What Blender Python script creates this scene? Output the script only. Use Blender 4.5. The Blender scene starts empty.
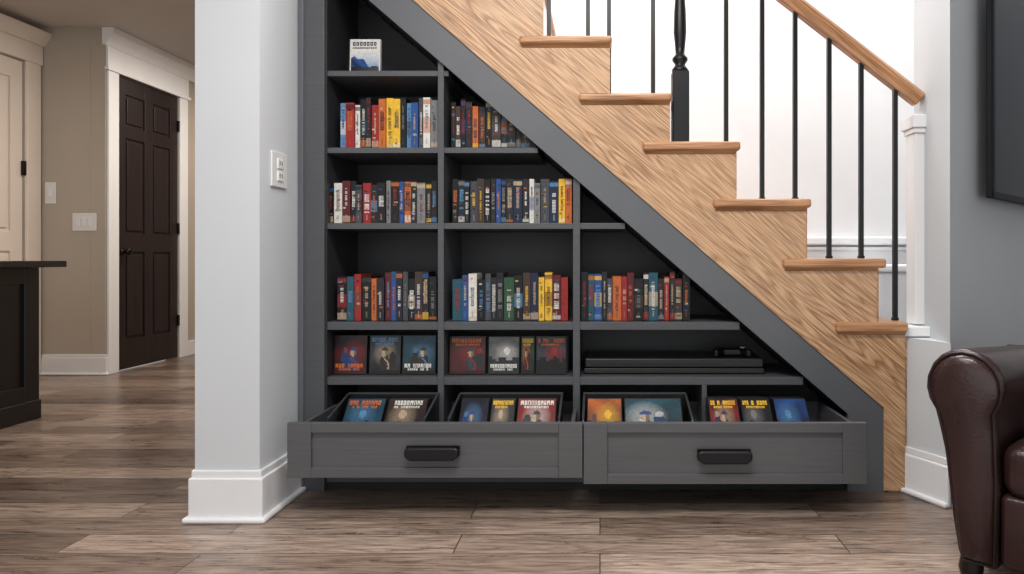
import bpy, bmesh, math, random
from mathutils import Vector, Matrix
scene = bpy.context.scene
CX, HZ, H, F, D0 = 600.0, 258.0, 0.928, 700.0, 2.8
def X(px, d=D0): return (px-CX)*d/F
def Z(py, d=D0): return H-(py-HZ)*d/F

# ------------------------------------------------------------ materials
def srgb(r,g,b):
    def c(v):
        v/=255.0
        return v/12.92 if v<=0.04045 else ((v+0.055)/1.055)**2.4
    return (c(r),c(g),c(b),1)
class NT:
    def __init__(s,name):
        s.m=bpy.data.materials.new(name); s.m.use_nodes=True
        s.t=s.m.node_tree; s.b=s.t.nodes['Principled BSDF']
    def n(s,t,**k):
        nd=s.t.nodes.new(t)
        for a,v in k.items(): setattr(nd,a,v)
        return nd
    def l(s,a,b): s.t.links.new(a,b)
def coords(q, scale=(1,1,1), rot=(0,0,0)):
    tc=q.n('ShaderNodeTexCoord'); mp=q.n('ShaderNodeMapping')
    mp.inputs['Scale'].default_value=scale; mp.inputs['Rotation'].default_value=rot
    q.l(tc.outputs['Object'],mp.inputs['Vector']); return mp.outputs['Vector']
def plain(name,col,rough=0.5,var=0.06,nscale=6,bump=0.0,bscale=200,metal=0,spec=0.5,stretch=(1,1,1)):
    q=NT(name); v=coords(q,stretch)
    nz=q.n('ShaderNodeTexNoise'); nz.inputs['Scale'].default_value=nscale; nz.inputs['Detail'].default_value=5
    q.l(v,nz.inputs['Vector'])
    r=q.n('ShaderNodeValToRGB')
    r.color_ramp.elements[0].color=[c*(1-var*2) for c in col[:3]]+[1]; r.color_ramp.elements[0].position=.3
    r.color_ramp.elements[1].color=[min(1,c*(1+var*2)) for c in col[:3]]+[1]; r.color_ramp.elements[1].position=.7
    q.l(nz.outputs['Fac'],r.inputs['Fac']); q.l(r.outputs['Color'],q.b.inputs['Base Color'])
    q.b.inputs['Roughness'].default_value=rough; q.b.inputs['Metallic'].default_value=metal
    q.b.inputs['Specular IOR Level'].default_value=spec
    if bump:
        n2=q.n('ShaderNodeTexNoise'); n2.inputs['Scale'].default_value=bscale; q.l(v,n2.inputs['Vector'])
        bp=q.n('ShaderNodeBump'); bp.inputs['Strength'].default_value=bump; bp.inputs['Distance'].default_value=.002
        q.l(n2.outputs['Fac'],bp.inputs['Height']); q.l(bp.outputs['Normal'],q.b.inputs['Normal'])
    return q.m
def wood(name, light, mid, dark, rot=(0,0,0), along=0.5, across=4.0, rings=55, rough=.4, fib=.7):
    q=NT(name); 
    v=coords(q,(1,1,1),rot)
    mp=q.n('ShaderNodeMapping'); mp.inputs['Scale'].default_value=(along,1.2,across); q.l(v,mp.inputs['Vector'])
    nz=q.n('ShaderNodeTexNoise'); nz.inputs['Scale'].default_value=1.0; nz.inputs['Detail'].default_value=2.5; nz.inputs['Roughness'].default_value=.4
    q.l(mp.outputs['Vector'],nz.inputs['Vector'])
    mu=q.n('ShaderNodeMath',operation='MULTIPLY'); mu.inputs[1].default_value=rings; q.l(nz.outputs['Fac'],mu.inputs[0])
    fr=q.n('ShaderNodeMath',operation='FRACT'); q.l(mu.outputs[0],fr.inputs[0])
    r=q.n('ShaderNodeValToRGB'); cr=r.color_ramp
    cr.elements[0].position=0; cr.elements[0].color=mid
    cr.elements[1].position=1; cr.elements[1].color=mid
    e=cr.elements.new(.4); e.color=light
    e=cr.elements.new(.84); e.color=dark
    q.l(fr.outputs[0],r.inputs['Fac'])
    np_=q.n('ShaderNodeTexNoise'); np_.inputs['Scale'].default_value=2.3; np_.inputs['Detail'].default_value=2; q.l(v,np_.inputs['Vector'])
    mr=q.n('ShaderNodeMapRange'); mr.inputs['From Min'].default_value=.38; mr.inputs['From Max'].default_value=.62; mr.inputs['To Min'].default_value=.3; mr.inputs['To Max'].default_value=1
    q.l(np_.outputs['Fac'],mr.inputs['Value'])
    m0=q.n('ShaderNodeMix',data_type='RGBA'); q.l(mr.outputs[0],m0.inputs[0]); m0.inputs[6].default_value=[(a+b)/2 for a,b in zip(light,mid)]; q.l(r.outputs['Color'],m0.inputs[7])
    mp2=q.n('ShaderNodeMapping'); mp2.inputs['Scale'].default_value=(8,60,230); q.l(v,mp2.inputs['Vector'])
    n2=q.n('ShaderNodeTexNoise'); n2.inputs['Scale'].default_value=1; n2.inputs['Detail'].default_value=4; q.l(mp2.outputs['Vector'],n2.inputs['Vector'])
    r2=q.n('ShaderNodeValToRGB'); r2.color_ramp.elements[0].position=.36; r2.color_ramp.elements[0].color=(.46,.42,.39,1)
    r2.color_ramp.elements[1].position=.58; r2.color_ramp.elements[1].color=(1,1,1,1); q.l(n2.outputs['Fac'],r2.inputs['Fac'])
    mx=q.n('ShaderNodeMix',data_type='RGBA',blend_type='MULTIPLY'); mx.inputs[0].default_value=fib
    q.l(m0.outputs[2],mx.inputs[6]); q.l(r2.outputs['Color'],mx.inputs[7])
    q.l(mx.outputs[2],q.b.inputs['Base Color']); q.b.inputs['Roughness'].default_value=rough
    return q.m
ang=math.atan(.866)
M={}
M['oak']=wood('oak_stringer_wood',srgb(216,178,140),srgb(205,163,123),srgb(166,121,85),rot=(0,-ang,0),along=.8,across=9,rings=24,fib=.85)
M['oaktread']=wood('oak_tread_wood',srgb(198,150,108),srgb(187,137,96),srgb(162,112,74),along=.6,across=6,rings=12,rough=.35)
M['oakrail']=wood('oak_handrail_wood',srgb(198,150,108),srgb(187,137,96),srgb(162,112,74),rot=(0,-ang,0),along=.5,across=8,rings=10,rough=.3)
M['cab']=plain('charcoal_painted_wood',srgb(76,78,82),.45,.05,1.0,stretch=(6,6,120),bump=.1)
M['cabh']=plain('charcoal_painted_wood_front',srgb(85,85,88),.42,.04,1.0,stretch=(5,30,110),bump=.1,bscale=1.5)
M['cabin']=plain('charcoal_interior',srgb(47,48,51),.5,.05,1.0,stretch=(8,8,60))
M['band']=plain('charcoal_fascia_paint',srgb(92,95,100),.4,.03,3)
M['white']=plain('white_trim_paint',srgb(232,233,235),.35,.01)
M['wall']=plain('light_grey_wall_paint',srgb(206,210,214),.6,.012,2,bump=.05)
M['wallr']=plain('cool_grey_wall_paint',srgb(194,198,202),.6,.012,2,bump=.05)
M['wallst']=plain('stairwell_wall_paint',srgb(228,228,229),.6,.01,2,bump=.05)
M['beige']=plain('beige_wall_paint',srgb(180,169,156),.6,.02,2,bump=.05)
M['cream']=plain('cream_door_paint',srgb(228,217,206),.45,.01,2)
M['ceil']=plain('ceiling_paint',srgb(196,188,182),.7,.01)
M['black']=plain('black_metal',srgb(18,18,21),.35,.05,metal=.3)
M['blackp']=plain('black_plastic',srgb(18,18,20),.35,.05)
M['tray']=plain('grey_tray_plastic',srgb(52,53,56),.35,.05)
M['screen']=plain('tv_screen_glass',srgb(30,34,43),.35,.02,spec=.2)
M['tvb']=plain('tv_housing',srgb(24,25,29),.5,.02,spec=.15)
M['ddoor']=plain('dark_espresso_door',srgb(42,33,33),.4,.1,1.5,stretch=(20,20,1),spec=.35)
M['counter']=plain('espresso_cabinet',srgb(22,18,19),.35,.1,3)
M['stone']=plain('dark_stone_counter',srgb(30,29,32),.15,.3,60)
M['leather']=plain('brown_leather',srgb(46,28,28),.27,.12,9,bump=.35,bscale=90)
M['piping']=plain('leather_piping',srgb(32,18,18),.35,.05,9)
M['plate']=plain('switch_plate_plastic',srgb(225,225,224),.3,.01)
M['nickel']=plain('dark_bronze',srgb(40,36,34),.3,.05,metal=.8)
M['shadowgap']=plain('recess_black',srgb(25,25,26),.7,.02)
# floor
q=NT('wood_plank_floor'); v=coords(q)
bk=q.n('ShaderNodeTexBrick'); bk.offset=.37; bk.offset_frequency=2
bk.inputs['Scale'].default_value=1; bk.inputs['Brick Width'].default_value=1.25; bk.inputs['Row Height'].default_value=.15
bk.inputs['Mortar Size'].default_value=.002; bk.inputs['Mortar Smooth'].default_value=.3
bk.inputs['Color1'].default_value=(.0,.0,.0,1); bk.inputs['Color2'].default_value=(1,1,1,1); bk.inputs['Mortar'].default_value=(.5,.5,.5,1)
q.l(v,bk.inputs['Vector'])
r=q.n('ShaderNodeValToRGB'); cr=r.color_ramp
cr.elements[0].color=srgb(96,82,74); cr.elements[1].color=srgb(168,150,137)
e=cr.elements.new(.35); e.color=srgb(126,109,98); e=cr.elements.new(.7); e.color=srgb(144,127,115)
q.l(bk.outputs['Color'],r.inputs['Fac'])
sc=q.n('ShaderNodeVectorMath',operation='MULTIPLY_ADD'); q.l(bk.outputs['Color'],sc.inputs[0]); sc.inputs[1].default_value=(7,3,5); q.l(v,sc.inputs[2])
mp=q.n('ShaderNodeMapping'); mp.inputs['Scale'].default_value=(2.1,16,1); q.l(sc.outputs[0],mp.inputs['Vector'])
n1=q.n('ShaderNodeTexNoise'); n1.inputs['Scale'].default_value=1.6; n1.inputs['Detail'].default_value=8; n1.inputs['Roughness'].default_value=.76; n1.inputs['Distortion'].default_value=1.6
q.l(mp.outputs['Vector'],n1.inputs['Vector'])
r1=q.n('ShaderNodeValToRGB'); r1.color_ramp.elements[0].position=.32; r1.color_ramp.elements[0].color=(.24,.21,.20,1)
r1.color_ramp.elements[1].position=.66; r1.color_ramp.elements[1].color=(1.35,1.34,1.33,1); q.l(n1.outputs['Fac'],r1.inputs['Fac'])
e=r1.color_ramp.elements.new(.46); e.color=(.80,.77,.75,1)
mx=q.n('ShaderNodeMix',data_type='RGBA',blend_type='MULTIPLY'); mx.inputs[0].default_value=.95
q.l(r.outputs['Color'],mx.inputs[6]); q.l(r1.outputs['Color'],mx.inputs[7])
mp3=q.n('ShaderNodeMapping'); mp3.inputs['Scale'].default_value=(7,170,1); q.l(sc.outputs[0],mp3.inputs['Vector'])
n3=q.n('ShaderNodeTexNoise'); n3.inputs['Scale'].default_value=1; n3.inputs['Detail'].default_value=4; q.l(mp3.outputs['Vector'],n3.inputs['Vector'])
r3=q.n('ShaderNodeValToRGB'); r3.color_ramp.elements[0].position=.36; r3.color_ramp.elements[0].color=(.42,.39,.37,1)
r3.color_ramp.elements[1].position=.55; r3.color_ramp.elements[1].color=(1.05,1.05,1.05,1); q.l(n3.outputs['Fac'],r3.inputs['Fac'])
mx3=q.n('ShaderNodeMix',data_type='RGBA',blend_type='MULTIPLY'); mx3.inputs[0].default_value=.85
q.l(mx.outputs[2],mx3.inputs[6]); q.l(r3.outputs['Color'],mx3.inputs[7])
mx2=q.n('ShaderNodeMix',data_type='RGBA'); q.l(bk.outputs['Fac'],mx2.inputs[0]); q.l(mx3.outputs[2],mx2.inputs[6]); mx2.inputs[7].default_value=srgb(44,36,32)
q.l(mx2.outputs[2],q.b.inputs['Base Color'])
rr=q.n('ShaderNodeMapRange'); rr.inputs['To Min'].default_value=.18; rr.inputs['To Max'].default_value=.42; q.l(n1.outputs['Fac'],rr.inputs['Value']); q.l(rr.outputs[0],q.b.inputs['Roughness'])
bp=q.n('ShaderNodeBump'); bp.inputs['Strength'].default_value=.25; bp.inputs['Distance'].default_value=.003; q.l(n1.outputs['Fac'],bp.inputs['Height']); q.l(bp.outputs['Normal'],q.b.inputs['Normal'])
M['floor']=q.m
# printed media
q=NT('printed_cover'); at=q.n('ShaderNodeAttribute'); at.attribute_name='Col'
v=coords(q); nz=q.n('ShaderNodeTexNoise'); nz.inputs['Scale'].default_value=90; q.l(v,nz.inputs['Vector'])
mr=q.n('ShaderNodeMapRange'); mr.inputs['To Min'].default_value=.65; mr.inputs['To Max'].default_value=1.2; q.l(nz.outputs['Fac'],mr.inputs['Value'])
mx=q.n('ShaderNodeVectorMath',operation='SCALE'); q.l(at.outputs['Color'],mx.inputs[0]); q.l(mr.outputs[0],mx.inputs['Scale'])
q.l(mx.outputs[0],q.b.inputs['Base Color']); q.b.inputs['Roughness'].default_value=.3; q.b.inputs['Specular IOR Level'].default_value=.3
M['print']=q.m

# ------------------------------------------------------------ mesh helpers
def empty(name):
    e=bpy.data.objects.new(name,None); e.empty_display_size=.1; scene.collection.objects.link(e); return e
def mesh(name,verts,faces,mat,parent=None,bevel=0,smooth=False,seg=2):
    me=bpy.data.meshes.new(name); me.from_pydata([tuple(v) for v in verts],[],faces)
    bm=bmesh.new(); bm.from_mesh(me); bmesh.ops.recalc_face_normals(bm,faces=bm.faces); bm.to_mesh(me); bm.free()
    ob=bpy.data.objects.new(name,me); scene.collection.objects.link(ob)
    if mat: me.materials.append(M[mat] if isinstance(mat,str) else mat)
    if bevel:
        b=ob.modifiers.new('bevel','BEVEL'); b.width=bevel; b.segments=seg; b.limit_method='ANGLE'; b.angle_limit=math.radians(40)
    if smooth:
        for p in me.polygons: p.use_smooth=True
    if parent: ob.parent=parent
    return ob
BF=[(0,1,2,3),(4,5,6,7),(0,1,5,4),(1,2,6,5),(2,3,7,6),(3,0,4,7)]
def box(name,x0,x1,y0,y1,z0,z1,mat,parent=None,bevel=0,seg=2):
    v=[(x0,y0,z0),(x1,y0,z0),(x1,y1,z0),(x0,y1,z0),(x0,y0,z1),(x1,y0,z1),(x1,y1,z1),(x0,y1,z1)]
    return mesh(name,v,BF,mat,parent,bevel,seg=seg)
def prism(name,poly,a0,a1,mat,parent=None,axis='y',bevel=0,smooth=False,seg=2):
    n=len(poly)
    def mk(p,a):
        if axis=='y': return (p[0],a,p[1])
        if axis=='z': return (p[0],p[1],a)
        return (a,p[0],p[1])
    v=[mk(p,a0) for p in poly]+[mk(p,a1) for p in poly]
    f=[tuple(range(n)),tuple(range(n,2*n))]+[(i,(i+1)%n,n+(i+1)%n,n+i) for i in range(n)]
    return mesh(name,v,f,mat,parent,bevel,smooth,seg)
def lathe(name,prof,cx,cy,mat,parent=None,n=24):
    v=[];f=[]
    for (r,z) in prof:
        for k in range(n):
            a=2*math.pi*k/n; v.append((cx+r*math.cos(a),cy+r*math.sin(a),z))
    for i in range(len(prof)-1):
        for k in range(n):
            f.append((i*n+k,i*n+(k+1)%n,(i+1)*n+(k+1)%n,(i+1)*n+k))
    f.append(tuple(range(n))); f.append(tuple(range((len(prof)-1)*n,len(prof)*n)))
    return mesh(name,v,f,mat,parent,smooth=True)
def PC(pts,d=D0): return [(X(a,d),Z(b,d)) for a,b in pts]

# ------------------------------------------------------------ room shell
CH=2.75
box('floor',-6,5,-4.2,7.2,-.1,0,'floor')
prism('ceiling',[(-6,-4.2),(5,-4.2),(5,-.36),(-1.31,-.36),(-1.31,7.2),(-6,7.2)],CH,CH+.12,'ceil',axis='z')
PY=-.332; XL,XR=-1.428,-1.20
box('wall_pillar',XL,XR,PY,0.0,0,CH,'wall')
box('wall_stair_side',XL,-1.215,0.001,1.1,0,4.3,'wall')
bb=empty('baseboard_pillar')
t=.016
prism('board',[(XL-t,PY-t),(XR+t,PY-t),(XR+t,-.001),(XR,-.001),(XR,PY),(XL,PY),(XL,-.001),(XL-t,-.001)],0,.155,'white',bb,axis='z',bevel=.004)
t=.009
prism('cap',[(XL-t,PY-t),(XR+t,PY-t),(XR+t,-.001),(XR,-.001),(XR,PY),(XL,PY),(XL,-.001),(XL-t,-.001)],.15,.182,'white',bb,axis='z',bevel=.005)
t=.032
prism('shoe',[(XL-t,PY-t),(XR+t,PY-t),(XR+t,-.001),(XR,-.001),(XR,PY),(XL,PY),(XL,-.001),(XL-t,-.001)],0,.02,'white',bb,axis='z',bevel=.009,seg=3)
box('wall_stairwell_back',-1.42,5,1.1,1.2,0,4.3,'wallst')
prism('wall_right',[(1.30,-.2),(1.31,.12),(2.28,1.09),(2.6,1.1)],0,4.3,'wallr',axis='z')
box('wall_right_blocker',3.6,3.7,-4.2,1.09,0,CH,'wallr')  # unseen wall, added to cut world light coming in from the right
prism('wall_right_end',[(1.212,0.0),(1.302,-.202),(1.312,.10),(1.212,.10)],0,Z(337),'wall',axis='z')
box('trim_newel_cap',1.19,1.335,-.03,.11,Z(336),Z(326),'white',bevel=.006)
pil=empty('trim_pilaster')
box('board',1.268,1.309,.02,.10,Z(325),Z(132),'wallst',pil,bevel=.003)
box('cap_lower',1.262,1.309,.01,.11,Z(132),Z(127),'white',pil,bevel=.003)
box('cap_upper',1.255,1.309,.0,.12,Z(127),Z(114),'white',pil,bevel=.004)
def wallboard(name,p0,p1,off,hs):
    e=empty(name); dx,dy=p1[0]-p0[0],p1[1]-p0[1]; L=math.hypot(dx,dy); nx,ny=dy/L,-dx/L
    for i,(th,z0,z1) in enumerate(hs):
        prism(['board','cap','shoe'][i],[p0,p1,(p1[0]+nx*th,p1[1]+ny*th),(p0[0]+nx*th,p0[1]+ny*th)],z0,z1,'white',e,axis='z',bevel=min(.008,abs(th)*.4))
    return e
HS=[(.016,.0,.155),(.009,.155,.182),(.03,0,.02)]
wallboard('baseboard_right_end',(1.212,-.002),(1.302,-.204),0,HS)
wallboard('baseboard_right',(1.302,-.204),(2.55,1.04),0,HS)
wt=empty('trim_stairwell')
box('chair_rail',-.2,2.2,1.06,1.099,1.0,1.045,'white',wt,bevel=.008)
box('chair_rail_bead',-.2,2.2,1.075,1.099,.97,.99,'white',wt,bevel=.004)
box('wainscot_panel',-.2,2.2,1.088,1.099,.2,.97,'white',wt)
hw=empty('half_wall_landing')
box('body',1.36,1.62,.62,1.05,0,.86,'white',hw,bevel=.004)
box('cap',1.34,1.64,.60,1.05,.86,.895,'white',hw,bevel=.008)

# hall walls
WX=-3.92; BY=2.75
DY0,DY1,DH=2.88,3.71,2.42
h=empty('wall_hall')
box('near',WX-.12,WX,BY,DY0,0,CH,'beige',h)
box('far',WX-.12,WX,DY1,7,0,CH,'beige',h)
box('over',WX-.12,WX,DY0,DY1,DH,CH,'beige',h)
box('wall_hall_face',-4.44,WX-.121,BY,BY+.1,0,CH,'beige')
box('wall_hall_end',WX,-1.3,6.9,7,0,CH,'beige')
box('wall_hall_right',-1.42,-1.31,1.21,6.89,0,CH,'beige')
h=empty('wall_left')
box('near',-4.56,-4.44,-4.2,1.70,0,CH,'beige',h)
box('over',-4.56,-4.44,1.70,2.60,2.45,CH,'beige',h)
box('jamb',-4.56,-4.44,2.60,BY-.001,0,CH,'beige',h)
d=empty('door_1')
box('slab',WX-.05,WX-.02,DY0+.003,DY1-.003,.008,DH-.003,'ddoor',d)
def dpanel(y0,y1,z0,z1,parent,x,mat,w):
    prism('field',[(y0+.025,z0+.025),(y1-.025,z0+.025),(y1-.025,z1-.025),(y0+.025,z1-.025)],x,x+w*.8,mat,parent,axis='x',bevel=.006)
def doorframe(y0,y1,z1,parent,x,mat,rows,w=.014,st=.11):
    ym=(y0+y1)/2
    for a,b in ((y0,y0+st),(ym-st/2,ym+st/2),(y1-st,y1)):
        box('stile',x,x+w,a,b,.01,z1,mat,parent,bevel=.003)
    prev=.01
    for (a,b) in rows+[(z1,None)]:
        box('rail',x,x+w*.97,y0+.01,y1-.01,prev,a,mat,parent,bevel=.003); prev=b
    for a,b in rows:
        dpanel(y0+st,ym-st/2,a,b,parent,x,mat,w); dpanel(ym+st/2,y1-st,a,b,parent,x,mat,w)
doorframe(DY0+.004,DY1-.004,DH-.004,d,WX-.02,'ddoor',[(.25,.98),(1.13,1.92),(2.02,2.28)])
for zz in (.35,1.2,2.15): box('hinge',WX-.008,WX+.012,DY1-.02,DY1+.012,zz-.05,zz+.05,'black',d)
kn=lathe('knob',[(.028,0),(.028,.008),(.012,.012),(.012,.035),(.027,.045),(.03,.06),(.02,.072)],0,0,'nickel',d)
kn.rotation_euler=(0,math.pi/2,0); kn.location=(WX-.006,DY0+.07,.98)
c=empty('trim_door')
box('casing_near',WX,WX+.02,DY0-.12,DY0,0,DH+.02,'white',c,bevel=.005)
box('casing_far',WX,WX+.02,DY1,DY1+.12,0,DH+.02,'white',c,bevel=.005)
box('header',WX,WX+.022,DY0-.13,DY1+.13,DH,DH+.2,'white',c,bevel=.004)
box('header_bead',WX,WX+.035,DY0-.145,DY1+.145,DH+.0,DH+.03,'white',c,bevel=.006)
prism('header_crown',[(WX,DH+.19),(WX+.03,DH+.19),(WX+.05,DH+.23),(WX+.085,DH+.28),(WX+.09,CH-.002),(WX,CH-.002)],DY0-.17,DY1+.9,'white',c,axis='y')
d=empty('door_2')
box('slab',-4.49,-4.465,1.705,2.597,.008,2.44,'cream',d)
doorframe(1.706,2.596,2.44,d,-4.465,'cream',[(.25,.98),(1.13,2.3)])
for zz in (.4,1.62): box('hinge',-4.452,-4.425,2.58,2.612,zz-.055,zz+.055,'nickel',d)
c=empty('trim_side_door')
box('casing',-4.44,-4.418,2.60,2.735,0,2.45,'cream',c,bevel=.004)
box('casing_near',-4.44,-4.418,1.57,1.70,0,2.45,'cream',c,bevel=.004)
box('header',-4.44,-4.41,1.55,2.745,2.45,2.60,'cream',c,bevel=.004)
prism('header_crown',[(-4.44,2.60),(-4.40,2.60),(-4.36,2.66),(-4.34,2.70),(-4.44,2.70)],1.5,2.748,'cream',c,axis='y')
e=empty('baseboard_hall')
box('board',-4.42,WX+.016,BY-.016,BY,0,.14,'white',e,bevel=.004)
box('cap',-4.42,WX+.009,BY-.009,BY,.14,.165,'white',e,bevel=.004)
box('shoe',-4.42,WX+.03,BY-.03,BY,0,.02,'white',e,bevel=.008)
box('return',WX,WX+.016,BY,DY0-.12,0,.14,'white',e,bevel=.004)
box('far_board',WX,WX+.016,DY1+.12,6.9,0,.14,'white',e,bevel=.004)
def switch(name,cx,cz,w,hh,n,y=BY):
    e=empty(name)
    box('plate',cx-w/2,cx+w/2,y-.008,y-.0005,cz-hh/2,cz+hh/2,'plate',e,bevel=.003)
    for i in range(n):
        xx=cx+(i-(n-1)/2)*.046
        box('rocker',xx-.015,xx+.015,y-.014,y-.007,cz-.033,cz+.033,'white',e,bevel=.003)
switch('light_switch',X(51,5.55),Z(193,5.55),.085,.17,1)
switch('light_switch',X(85,5.55),Z(222,5.55),.19,.14,3)
e=empty('wall_outlet')
box('plate',XR+.0005,XR+.008,-.255,-.13,1.19,1.32,'plate',e,bevel=.003)
for zz in (1.232,1.278):
    box('insert',XR+.006,XR+.012,-.215,-.17,zz-.019,zz+.019,'white',e,bevel=.003)
    box('slot',XR+.0115,XR+.0128,-.203,-.199,zz-.006,zz+.010,'blackp',e)
    box('slot',XR+.0115,XR+.0128,-.186,-.182,zz-.006,zz+.010,'blackp',e)

# kitchen island (left)
e=empty('kitchen_island')
IX=-3.25
box('top',-4.2,-3.12,-.1,1.30,.875,.912,'stone',e,bevel=.006)
box('carcass',-4.15,IX-.02,0,1.24,.0,.875,'counter',e,bevel=.003)
box('corner_post',IX-.09,IX,1.16,1.26,.1,.875,'counter',e,bevel=.006)
box('corner_post_near',IX-.09,IX,-.02,.08,.1,.875,'counter',e,bevel=.006)
box('rail_top',IX-.02,IX-.005,.08,1.16,.78,.875,'counter',e,bevel=.003)
box('rail_bottom',IX-.02,IX-.005,.08,1.16,.11,.2,'counter',e,bevel=.003)
box('plinth',-4.17,IX+.006,-.03,1.268,0,.11,'counter',e,bevel=.006)

# ------------------------------------------------------------ bookcase
BC=empty('understairs_bookcase')
SL=.864
def lo(x): return (x-368)*SL
def lox(y): return 368+y/SL
def up(x): return (x-413)*.866
CD=.36
prism('fascia_diagonal',PC([(302,lo(302)),(846,lo(846)),(846,490.5),(884,490.5),(884,408),(302,up(302))]),-.022,0,'band',BC,bevel=.002)
prism('stile_left',PC([(302,lo(302)+1),(326,lo(326)+1),(326,490.5),(302,490.5)]),-.018,0.0,'cab',BC,bevel=.002)
box('stile_edge',X(300.5),X(306),-.026,-.001,0,Z(-55),'band',BC,bevel=.002)
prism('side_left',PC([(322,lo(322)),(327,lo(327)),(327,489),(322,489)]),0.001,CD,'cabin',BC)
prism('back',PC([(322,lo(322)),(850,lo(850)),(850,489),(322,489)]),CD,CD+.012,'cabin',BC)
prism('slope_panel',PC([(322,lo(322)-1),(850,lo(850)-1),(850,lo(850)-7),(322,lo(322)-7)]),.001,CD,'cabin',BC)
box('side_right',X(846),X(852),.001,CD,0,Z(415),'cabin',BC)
for k,(y0,y1) in enumerate([(70.5,76),(147.5,153),(223,229),(322,330),(377,385)]):
    x1=lox(y0)-1
    box('shelf_%d'%(k+1),X(327),X(min(x1,846)),.002,CD,Z(y1),Z(y0),'cab',BC,bevel=.0015)
box('divider_left',X(438),X(444),-.004,CD,Z(479),Z(lo(438)),'cab',BC,bevel=.0015)
box('divider_right',X(573),X(580),-.004,CD,Z(479),Z(lo(573)+1),'cab',BC,bevel=.0015)
box('drawer_bay_divider',X(702),X(707),.002,CD,Z(479),Z(385),'cab',BC,bevel=.0015)
box('toe_kick',X(327),X(846),.01,.03,0,Z(478),'shadowgap',BC)
box('bay_bottom',X(327),X(846),.0,CD,Z(482),Z(477),'cab',BC)
def drawer(name,x0,x1,z0,z1,hx):
    e=empty(name); e.parent=BC; f=-.30
    box('front_panel',x0+.01,x1-.01,f+.012,f+.026,z0+.005,z1-.003,'cabh',e)
    st=.085; rl=.036
    box('stile_l',x0,x0+st,f,f+.022,z0,z1,'cabh',e,bevel=.002)
    box('stile_r',x1-st,x1,f,f+.022,z0,z1,'cabh',e,bevel=.002)
    box('rail_t',x0+st,x1-st,f,f+.0215,z1-rl,z1,'cabh',e,bevel=.002)
    box('rail_b',x0+st,x1-st,f,f+.0215,z0,z0+rl,'cabh',e,bevel=.002)
    a,b=x0+.03,x1-.03
    box('side_l',a,a+.014,f+.026,.14,z0+.02,z1-.012,'cab',e)
    box('side_r',b-.014,b,f+.026,.14,z0+.02,z1-.012,'cab',e)
    box('back',a,b,.126,.14,z0+.02,z1-.012,'cab',e)
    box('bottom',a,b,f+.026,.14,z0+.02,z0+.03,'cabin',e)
    hz=z0+(z1-z0)*.46; w=.096
    pts=[(-w,.018),(-w+.014,.024),(w-.014,.024),(w,.018),(w,-.008),(w-.02,-.022),(-w+.02,-.022),(-w,-.008)]
    prism('pull',[(hx+p,hz+r) for p,r in pts],f-.032,f-.014,'black',e,bevel=.006,seg=3)
    box('pull_post_l',hx-w+.02,hx-w+.04,f-.02,f,hz-.01,hz+.012,'black',e)
    box('pull_post_r',hx+w-.04,hx+w-.02,f-.02,f,hz-.01,hz+.012,'black',e)
    box('pull_plate',hx-w,hx+w,f-.003,f,hz-.012,hz+.026,'black',e,bevel=.001)
drawer('drawer_left',-1.118,-.0625,.142,.339,X(433,2.5))
drawer('drawer_right',-.0585,.954,.120,.339,X(724,2.5))

# ------------------------------------------------------------ media meshes
class Pile:
    def __init__(s): s.v=[];s.f=[];s.c=[]
    def quad(s,p,c):
        n=len(s.v); s.v+=p; s.f.append((n,n+1,n+2,n+3)); s.c.append(c)
    def box(s,x0,x1,y0,y1,z0,z1,c,T=None,front=None):
        vs=[(x0,y0,z0),(x1,y0,z0),(x1,y1,z0),(x0,y1,z0),(x0,y0,z1),(x1,y0,z1),(x1,y1,z1),(x0,y1,z1)]
        if T: vs=[tuple(T@Vector(a)) for a in vs]
        for f in [(3,2,1,0),(4,5,6,7),(0,1,5,4),(1,2,6,5),(2,3,7,6),(3,0,4,7)]:
            s.quad([vs[i] for i in f],c)
    def rect(s,x0,x1,z0,z1,y,c,T=None):
        vs=[(x0,y,z0),(x1,y,z0),(x1,y,z1),(x0,y,z1)]
        if T: vs=[tuple(T@Vector(a)) for a in vs]
        s.quad(vs,c)
    def make(s,name,parent=None):
        me=bpy.data.meshes.new(name); me.from_pydata(s.v,[],s.f)
        ca=me.color_attributes.new('Col','FLOAT_COLOR','CORNER')
        i=0
        for c in s.c:
            for k in range(4): ca.data[i].color=(c[0],c[1],c[2],1); i+=1
        ob=bpy.data.objects.new(name,me); me.materials.append(M['print']); scene.collection.objects.link(ob)
        if parent: ob.parent=parent
        return ob
P=dict(k=(16,16,19),K=(32,32,37),n=(24,36,66),t=(32,82,98),b=(38,76,138),B=(88,134,176),r=(150,36,36),R=(90,24,28),
 w=(216,214,208),g=(122,122,122),G=(68,70,76),y=(228,182,50),o=(192,100,46),e=(44,80,54),p=(78,46,90),c=(188,168,140),m=(64,48,42))
P={k:srgb(*v)[:3] for k,v in P.items()}
BR=['w','c','g','w','o','B','c','y','r','w']
def mixc(a,b,t): return tuple(a[i]*(1-t)+b[i]*t for i in range(3))
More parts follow.
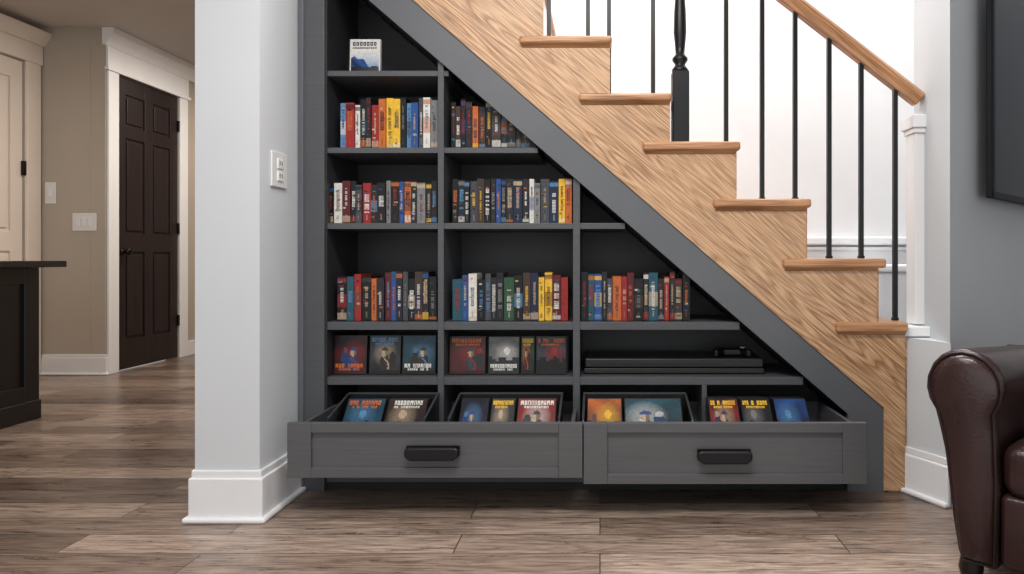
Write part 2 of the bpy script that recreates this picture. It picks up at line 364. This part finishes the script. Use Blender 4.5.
def row(name,x0p,x1p,topp,botp,cols,seed,back=.035):
    rnd=random.Random(seed); pl=Pile(); n=len(cols)
    d=D0+back; ws=[rnd.choice([.75,.9,1,1.1,1.35]) for _ in range(n)]; tot=sum(ws)
    x0,x1=X(x0p,d),X(x1p,d); zb=Z(botp)+.0005; x=x0; Ht=(botp-topp)/250.
    for i,ch in enumerate(cols):
        w=(x1-x0)*ws[i]/tot; a,b=x+.0009,x+w-.0009; x+=w
        hh=Ht*rnd.choice([1,1,.98,.95,.9,.86]); y=back+rnd.uniform(-.010,.008); c=P[ch]
        dark=sum(c)<.35
        pl.box(a,b,y,y+.13,zb,zb+hh,c)
        ac=P[rnd.choice(BR)] if dark else P[rnd.choice(['k','n','R','k'])]
        ac=mixc(ac,c,rnd.uniform(.0,.25))
        ac2=P[rnd.choice(list(P))]
        yf=y-.0006
        if rnd.random()<.45: pl.rect(a,b,zb+hh*.87,zb+hh*.96,yf,mixc(ac2,c,.25))
        if rnd.random()<.45: pl.rect(a,b,zb+hh*.03,zb+hh*rnd.uniform(.08,.2),yf,mixc(P[rnd.choice(BR)],c,.4))
        if rnd.random()<.3: pl.rect(a,b,zb+hh*.3,zb+hh*.6,yf+.0001,mixc(ac2,c,.4))
        for k in range(5):
            z=zb+hh*rnd.uniform(.06,.88); q0=rnd.uniform(.05,.4); pl.rect(a+w*q0,a+w*(q0+rnd.uniform(.25,.5)),z,z+hh*rnd.uniform(.015,.045),yf-.0001,mixc(P[rnd.choice(list(P))],c,.3))
        z=zb+hh*rnd.uniform(.70,.84); ze=zb+hh*rnd.uniform(.22,.45); m=w*rnd.uniform(.27,.36)
        big=rnd.random()<.3
        if big: m=w*.2
        while z>ze:
            lh=rnd.uniform(.0028,.0055)*(1.5 if big else 1)
            if rnd.random()<.82:
                pl.rect(a+m,b-m,z-lh,z,yf-.0003,ac)
                if rnd.random()<.75: pl.rect(a+m+(w-2*m)*.3,b-m-(w-2*m)*rnd.choice([0,.25]),z-lh*.7,z-lh*.35,yf-.0005,c)
            z-=lh+.0018
        z=zb+hh*.2
        while z>zb+hh*.08:
            pl.rect(a+w*.4,b-w*.4,z-.0018,z,yf-.0004,mixc(ac,c,.4)); z-=.0034
    return pl.make(name)
def cover(pl,T,w,hh,th,seed,pal=None,detail=True):
    rnd=random.Random(seed)
    pl.box(0,w,0,th,0,hh,P['k'],T)
    if not detail: return
    pal=pal or 'kno'
    bg,bg2,fig=P[pal[0]],P[pal[1]],P[pal[2]]; fig2=P[rnd.choice('mkRGbp')]
    nx,nz=28,36; m=.003; cx=rnd.uniform(.35,.65); cx2=cx+rnd.choice([-.25,.25]); ph=rnd.uniform(0,6)
    title_top=rnd.random()<.75; kind=rnd.choice([0,1,2])
    for i in range(nx):
        for j in range(nz):
            u=(i+.5)/nx; v=(j+.5)/nz
            wv=.5+.5*math.sin(u*6+ph+2.5*math.sin(v*5+ph))
            c=mixc(bg,bg2,max(0,min(1,.6*v+.4*wv)))
            c=mixc(c,fig,.45*max(0,1-((u-cx)**2+(v-.55)**2)*6))
            sh=1+.15*math.sin(v*30+u*9)
            if kind==2:
                hgt=.3+.16*abs(math.sin(math.floor(u*9)*2.3+ph))
                if v<hgt: c=mixc(P['k'],bg,.25+(.5 if (int(u*28)+int(v*36))%5==0 else 0))
                if (u-cx)**2/.01+(v-.62)**2/.012<1: c=fig
            else:
                if (u-cx2)**2/.014+(v-.36)**2/.06<sh: c=mixc(fig2,P['k'],.3+.3*u)
                if kind==1 and (u-cx2)**2/.005+(v-.62)**2/.006<1: c=mixc(fig,fig2,.4)
                if (u-cx)**2/.028+(v-.26)**2/.07<sh: c=mixc(fig2,P['k'],.5*abs(math.sin(9*u+4*v)))
                if abs(u-cx-.13*math.sin(v*8))<.03 and .1<v<.5: c=mixc(fig,c,.2)
                if (u-cx)**2/.008+(v-.56)**2/.012<1: c=mixc(P['c'],P['m'],.1+.6*(u>cx))
                if (u-cx)**2/.010+(v-.62)**2/.008<1 and v>.6: c=fig2
            c=mixc(c,P['k'],rnd.uniform(0,.22))
            if v<.07: c=mixc(bg,P['k'],.6)
            pl.rect(m+(w-2*m)*i/nx,m+(w-2*m)*(i+1)/nx,m+(hh-2*m)*j/nz,m+(hh-2*m)*(j+1)/nz,-.0004,c,T)
    tc=P[rnd.choice('wwywoB')]
    if pal[0]=='w': tc=P['n']
    for ln in range(2):
        zt=hh*(.94-.13*ln) if title_top else hh*(.27-.12*ln); lh=hh*(.105-.05*ln); x=w*(.07+.1*ln)
        while x<w*(.88-.1*ln):
            lw=w*rnd.uniform(.05,.085)*(1-.35*ln)
            if rnd.random()<.9:
                pl.rect(x,x+lw,zt-lh,zt,-.0012,tc,T)
                pl.rect(x+lw*.35,x+lw*.68,zt-lh*rnd.choice([.45,1.0]),zt-lh*rnd.choice([.2,.6,.7]),-.0016,bg,T)
            x+=lw+w*.018
row('book_row',340,438,96,147,list('BrwkKroyykBbGwg'),1)
row('book_row',451,536,98,147,list('kmkKomkmKkKmk'),2)
row('book_row',328,437,180,223,list('kwRkGrKkgkboKgKk'),3)
row('book_row',452,572,178,223,list('kKkGmkKbkKnKwgGnyo'),4)
row('book_row',338,437,272,321.5,list('ktrkoKRbKGkmKk'),5)
row('book_row',452,568,273,321.5,list('tbwkGKKekmnyyRr'),6)
row('book_row',581,690,272,321.5,list('ktbKGorRkKtKrKmk'),7)
def facing(name,xs,topp,botp,back,seed,tilt=6,pals=None):
    pl=Pile(); d=D0+back
    for i,(a,b) in enumerate(xs):
        w=X(b,d)-X(a,d); hh=(botp-topp)/F*d
        T=Matrix.Translation((X(a,d),back,Z(botp)+.001))@Matrix.Rotation(math.radians(-tilt),4,'X')
        cover(pl,T,w-.003,hh,.014,seed*10+i,pals[i] if pals else None)
        for k in range(1,4):
            T2=Matrix.Translation((X(a,d)+.002*k,back+.018*k,Z(botp)+.001))@Matrix.Rotation(math.radians(-tilt),4,'X')
            pl.box(0,w-.004,0,.014,0,hh*.97,P['K'],T2)
    return pl.make(name)
facing('game_case_row',[(333,367),(369,401),(402,436)],338,376.5,.05,3,pals=['Rkr','kGc','ktB'])
facing('game_case_row',[(449,486),(488,520),(521,535),(536,567)],339,376.5,.05,5,pals=['Rmr','Ggw','keo','kGr'])
pl=Pile(); T=Matrix.Translation((X(345),.05,Z(70.5)+.001))@Matrix.Rotation(math.radians(-3),4,'X')
w=X(376)-X(345); hh=35.5/250.
pl.box(0,w,0,.018,0,hh,P['w'],T)
pl.box(-.0025,0.001,-.0003,.0183,0,hh,P['G'],T)
n=22
for i in range(n):
    for j in range(n):
        u=(i+.5)/n; v=(j+.5)/n
        ridge=.45+.22*math.sin(u*5+.6)+.06*math.sin(u*17)
        c=mixc(P['B'],P['w'],v) if v>ridge else mixc(P['n'],P['b'],.5+.5*math.sin(11*u+9*v))
        if v<.25: c=mixc(P['k'],P['G'],u)
        pl.rect(.005+(w-.01)*i/n,.005+(w-.01)*(i+1)/n,.006+hh*.64*j/n,.006+hh*.64*(j+1)/n,-.0006,c,T)
for ln,(zt,lh,nl) in enumerate([(.92,.11,7),(.77,.05,11)]):
    x=w*.1
    for k in range(nl):
        lw=w*.8/nl
        pl.rect(x,x+lw*.75,hh*(zt-lh),hh*zt,-.001,P['n'] if ln==0 else P['G'],T); pl.rect(x+lw*.25,x+lw*.5,hh*(zt-lh*.7),hh*(zt-lh*.35),-.0014,P['w'],T); x+=lw
pl.make('movie_case')
def bin_(name,x0p,x1p,covers,seed,tray=True,pals=None):
    d=2.66
    x0,x1=X(x0p,d),X(x1p,d)
    e=empty(name)
    if tray:
        z0=.175; t=.005; fy0,fy1=-.245,.0
        side=[(fy0,z0),(fy1,z0),(fy1,.378),(fy1-.02,.384),(fy0+.02,.335),(fy0,.32)]
        for nm,xx in (('side_l',x0),('side_r',x1-t)):
            prism(nm,side,xx,xx+t,'blackp',e,axis='x')
            prism(nm+'_rim',[(fy1,.378),(fy1-.02,.384),(fy0+.02,.335),(fy0+.02,.340),(fy1-.02,.389),(fy1,.384)],xx-.002,xx+t+.002,'tray',e,axis='x',bevel=.001)
        box('front',x0,x1,fy0,fy0+t,z0,.32,'blackp',e,bevel=.002)
        box('back',x0,x1,fy1-t,fy1,z0,.385,'blackp',e,bevel=.002)
        box('back_rim',x0-.002,x1+.002,fy1-t-.003,fy1+.003,.383,.391,'tray',e,bevel=.002)
        box('base',x0,x1,fy0,fy1,z0-.002,z0+t,'blackp',e)
    pl=Pile(); tilt=44
    for i,(a,b) in enumerate(covers):
        w=X(b,d)-X(a,d)
        for k in range(2 if tray else 6):
            T=Matrix.Translation((X(a,d)+.0015*(k%2),-.185+.021*k,.245-.002*k))@Matrix.Rotation(math.radians(-tilt),4,'X')
            cover(pl,T,w-.003,.185,.013,seed*17+i*5+k,(pals[i] if pals else None),detail=(k==0))
    pl.make('cases',e)
bin_('game_bin',336,431,[(341,381),(383,424)],1,pals=['ntB','kmc'])
bin_('game_bin',453,561,[(458,487),(489,514),(516,556)],2,pals=['nkB','kGc','Rrw'])
bin_('game_bin',583,690,[(587,623),(625,684)],3,pals=['koy','ktw'])
bin_('game_stack',706,812,[(711,742),(744,775),(778,812)],4,tray=False,pals=['rkc','Kkg','kbB'])
# media player + controller
e=empty('game_console')
x0,x1=X(584,2.9),X(762,2.9)
box('lower_body',x0,x1,.06,.30,Z(377)+.004,Z(377)+.026,'blackp',e,bevel=.003)
box('upper_body',x0+.004,x1-.004,.055,.30,Z(377)+.029,Z(377)+.066,'blackp',e,bevel=.005)
box('front_strip',x0+.03,x1-.18,.0535,.058,Z(377)+.040,Z(377)+.045,'black',e)
for xx in (x0+.03,x1-.05): box('foot',xx,xx+.02,.08,.1,Z(377),Z(377)+.006,'blackp',e)
e=empty('game_controller')
gx,gy,gz=X(732,2.9),.13,Z(377)+.067
pts=[(-.03,.035),(.03,.035),(.055,.03),(.07,.008),(.082,-.045),(.07,-.06),(.055,-.05),(.035,-.02),(-.035,-.02),(-.055,-.05),(-.07,-.06),(-.082,-.045),(-.07,.008),(-.055,.03)]
ob=prism('shell',[(gx+a,gy+b) for a,b in pts],gz,gz+.032,'black',e,axis='z',bevel=.011,seg=4)
for s in (-.028,.028): lathe('stick',[(.006,gz+.03),(.006,gz+.038),(.011,gz+.040),(.011,gz+.044)],gx+s,gy-.006,'blackp',e,16)
for a,b in ((.052,.02),(.06,.010),(.044,.010),(.052,0)): lathe('button',[(.004,gz+.03),(.004,gz+.036)],gx+a,gy+b,'plate',e,12)

# ------------------------------------------------------------ stairs
S=empty('staircase'); ds=2.77
T_=[(610,45),(670,102),(736,151),(806,208),(877,268),(905,332)]
TL=[(519,612,35),(579,672,92.5),(643,741,141),(714,812,198.5),(784,887,258.5),(837,909,322.5)]
ups=[(543,-13),(482,-71),(418,-129),(354,-187),(300,-245)]
allr=list(reversed(ups))+T_
upl=[(x-91,x+2,y-10) for x,y in reversed(ups)]
allt=upl+TL
poly=[(allr[0][0]-40,allr[0][1])]
for i,(x,y) in enumerate(allr):
    if i>0: poly.append((allr[i-1][0],y))
    poly.append((x,y))
poly+= [(905,490.5),(884,490.5),(884,408),(allr[0][0]-40,up(allr[0][0]-40))]
prism('stringer',PC(poly,ds),-.03,-.0225,'oak',S)
prism('stringer_core',PC([(a-.5,b+.5) for a,b in poly[:-4]]+[(904,490.5),(886,490.5),(886,407),(allr[0][0]-40,up(allr[0][0]-40)-1)]),-.0224,.0,'oak',S)
for i,((x,y),(a,b,ty)) in enumerate(zip(allr,allt)):
    top,bot=Z(ty,2.745),Z(y,2.77)
    box('tread_%d'%(i+1),X(a,2.745),X(b,2.745),-.055,1.09,bot,top,'oaktread',S,bevel=.011,seg=4)
    zb = Z(allr[i+1][1],2.77) if i+1<len(allr) else 0
    box('riser_%d'%(i+1),X(x)-.02,X(x)-.002,.001,1.09,zb,bot,'white',S)
    prism('cove_%d'%(i+1),[(-.03,bot),(-.042,bot),(-.03,bot-.012)],X(a,2.745)+.01,X(x,2.77),'oaktread',S,axis='x')
R=empty('stair_railing'); ry=.04; dr=D0+ry
def railc(px): return (px-790)*.775
def tread_top(px):
    for (a,b,ty),(x,y) in zip(allt,allr):
        if px<x: return Z(ty,2.745)
    return Z(322.5,2.745)
hwd=.0085
bal=[895,861,829,795,762,726,653,609,588,549]+[546-33*k for k in range(1,7)]
for i,px in enumerate(bal):
    xx=X(px,dr); z0=tread_top(px) if px!=609 else Z(92.5,2.745); z1=Z(railc(px),dr)
    box('baluster_%d'%(i+1),xx-hwd,xx+hwd,ry-hwd,ry+hwd,z0,z1,'black',R)
    box('shoe_%d'%(i+1),xx-.012,xx+.012,ry-.012,ry+.012,z0,z0+.012,'black',R,bevel=.003)
px=680; xx=X(px,dr); z0=tread_top(px)
box('newel_base',xx-.034,xx+.034,ry-.034,ry+.034,z0,Z(72,dr),'black',R,bevel=.005)
zz=Z(72,dr)
lathe('newel_turning',[(.030,zz-.005),(.034,zz+.008),(.024,zz+.02),(.02,zz+.03),(.031,zz+.045),(.031,zz+.055),(.018,zz+.07),(.02,zz+.1),(.026,zz+.16),(.024,zz+.24),(.017,zz+.34),(.015,zz+.40),(.026,zz+.41),(.026,zz+.43),(.018,zz+.45),(.02,zz+.6)],xx,ry,'black',R)
def sweep(name,p0,p1,prof,mat,parent):
    d=(Vector(p1)-Vector(p0)).normalized(); side=Vector((0,1,0)); upv=d.cross(side); 
    if upv.z<0: upv=-upv
    n=len(prof); v=[]
    for p in (p0,p1):
        for a,b in prof: v.append(Vector(p)+side*a+upv*b)
    f=[tuple(range(n)),tuple(range(n,2*n))]+[(i,(i+1)%n,n+(i+1)%n,n+i) for i in range(n)]
    return mesh(name,v,f,mat,parent,bevel=.004)
prof=[(-.02,-.03),(.02,-.03),(.024,-.012),(.032,0),(.032,.014),(.022,.027),(0,.033),(-.022,.027),(-.032,.014),(-.032,0),(-.024,-.012)]
sweep('handrail',(X(380,dr),ry,Z(railc(380),dr)),(X(919,dr),ry,Z(railc(919),dr)),prof,'oakrail',R)

# ------------------------------------------------------------ TV on 45deg wall
tv=empty('wall_mounted_television')
w_,h_,dp=1.40,.92,.022
box('housing',0,w_,-dp,0,0,h_,'tvb',tv,bevel=.004)
box('bezel_b',0,w_,-dp-.006,-dp,0,.025,'tvb',tv,bevel=.002)
box('bezel_t',0,w_,-dp-.006,-dp,h_-.02,h_,'tvb',tv,bevel=.002)
box('bezel_l',0,.025,-dp-.006,-dp,0,h_,'tvb',tv,bevel=.002)
box('bezel_r',w_-.025,w_,-dp-.006,-dp,0,h_,'tvb',tv,bevel=.002)
box('screen',.01,w_-.01,-dp-.002,-dp+.001,.01,h_-.01,'screen',tv)
box('bracket',.35,.8,0,.04,.15,.5,'black',tv)
tv.rotation_euler=(0,0,math.radians(45)); tv.location=(1.30+.225,-.2+.167,1.166)

# ------------------------------------------------------------ armchair
A=empty('leather_armchair')
def armprof():
    pts=[]
    cx_,cz_,r=.10,.565,.105
    for k in range(0,15):
        a=math.radians(-38+ (222+38)*k/14.)
        pts.append((cx_+r*math.cos(a),cz_+r*math.sin(a)))
    pts+=[(.034,.45),(.05,.38),(.062,.29),(.075,.18),(.09,.09),(.10,.06),(.185,.06),(.19,.3),(.185,.44)]
    return pts
def arm(name,x0,mir):
    pr=armprof()
    if mir: pr=[(.2-a,b) for a,b in pr]
    ys=[0,.02,.15,.35,.55,.72]; n=len(pr); v=[];f=[]
    for j,y in enumerate(ys):
        drop=-.05*max(0,(y)/.72); s=1.0 if j>0 else .97
        for a,b in pr:
            v.append((x0+.1+(a-.1)*s,y,b+(drop*(b/.66))))
    for j in range(len(ys)-1):
        for i in range(n): f.append((j*n+i,j*n+(i+1)%n,(j+1)*n+(i+1)%n,(j+1)*n+i))
    f.append(tuple(range(n))); f.append(tuple(range((len(ys)-1)*n,len(ys)*n)))
    ob=mesh(name,v,f,'leather',A,bevel=.012,smooth=True,seg=3)
    v=[];f=[];rings=[(.90,.0,.004),(.88,0,-.008),(.80,0,-.018),(.6,0,-.024),(.3,0,-.026)]
    for s,_,yy in rings:
        for a,b in pr: v.append((x0+.1+(a-.1)*s,yy,.36+(b-.36)*(1-(1-s)*.45)))
    for j in range(len(rings)-1):
        for i in range(n): f.append((j*n+i,j*n+(i+1)%n,(j+1)*n+(i+1)%n,(j+1)*n+i))
    f.append(tuple(range((len(rings)-1)*n,len(rings)*n)))
    mesh(name+'_facing',v,f,'leather',A,smooth=True)
    cu=bpy.data.curves.new(name+'_piping','CURVE'); cu.dimensions='3D'; cu.bevel_depth=.0045
    sp=cu.splines.new('POLY'); sp.points.add(n-1); sp.use_cyclic_u=True
    for k,(a,b) in enumerate(pr): sp.points[k].co=(x0+.1+(a-.1)*.92,-.004,.36+(b-.36)*.965,1)
    co=bpy.data.objects.new(name+'_piping',cu); scene.collection.objects.link(co); co.parent=A; cu.materials.append(M['piping'])
arm('arm_near',0,False); arm('arm_far',.80,True)
def cushion(name,x0,x1,y0,y1,z0,z1,b=.04):
    ob=box(name,x0,x1,y0,y1,z0,z1,'leather',A,bevel=b,seg=5)
    for p in ob.data.polygons: p.use_smooth=True
    return ob
cushion('seat_cushion',.193,.807,-.01,.60,.27,.42,.045)
cushion('seat_base',.19,.81,.0,.66,.07,.275,.02)
cushion('back_rest',.15,.85,.60,.76,.10,.58,.04)
pr=[(.70+.075*math.cos(a*math.pi/8),.54+.075*math.sin(a*math.pi/8)) for a in range(16)]
prism('back_roll',pr,.02,.98,'leather',A,axis='x',bevel=.01,smooth=True)
for a in (.10,.9):
    for b in (.06,.68):
        lathe('foot',[(.018,0),(.03,.01),(.034,.03),(.028,.06),(.03,.075)],a,b,'counter',A,16)
A.rotation_euler=(0,0,math.radians(-45)); A.location=(.967,-.735,0)

# ------------------------------------------------------------ lights
def area(name,loc,size,energy,col=(1,1,1),rot=(0,0,0)):
    l=bpy.data.lights.new(name,'AREA'); l.shape='RECTANGLE'; l.size,l.size_y=size; l.energy=energy; l.color=col
    o=bpy.data.objects.new(name,l); scene.collection.objects.link(o); o.location=loc; o.rotation_euler=rot; return o
area('room_fill_light',(-.2,-1.7,2.72),(1.4,.7),70,(1,.97,.93))  # unseen fill panel added over the foreground, no fixture behind it
area('stairwell_fill_light',(.7,.4,4.2),(2.2,1.0),125,(1,.985,.96))  # added fill above the stairs, brightens the back wall; not a real skylight
area('hall_fill_light',(-2.6,3.2,2.72),(.8,1.6),58,(1,.90,.80))  # unseen warm fill, added to brighten the hall and its floor
area('kitchen_fill_light',(-3.2,.2,2.72),(.8,.8),28,(1,.90,.80))  # added warm fill above the island, out of view and without a lamp
W=bpy.data.worlds.new('World'); scene.world=W; W.use_nodes=True
W.node_tree.nodes['Background'].inputs[0].default_value=(.97,.985,1,1)
W.node_tree.nodes['Background'].inputs[1].default_value=1.25
scene.view_settings.view_transform='Standard'
cam=bpy.data.cameras.new('camera'); co=bpy.data.objects.new('camera',cam); scene.collection.objects.link(co)
co.location=(0,-D0,H); co.rotation_euler=(math.pi/2,0,0)
cam.sensor_width=36; cam.sensor_fit='HORIZONTAL'; cam.lens=36*F/1024
cam.shift_x=-(CX-512)/1024; cam.shift_y=-(287-HZ)/1024
cam.clip_start=.05
scene.camera=co
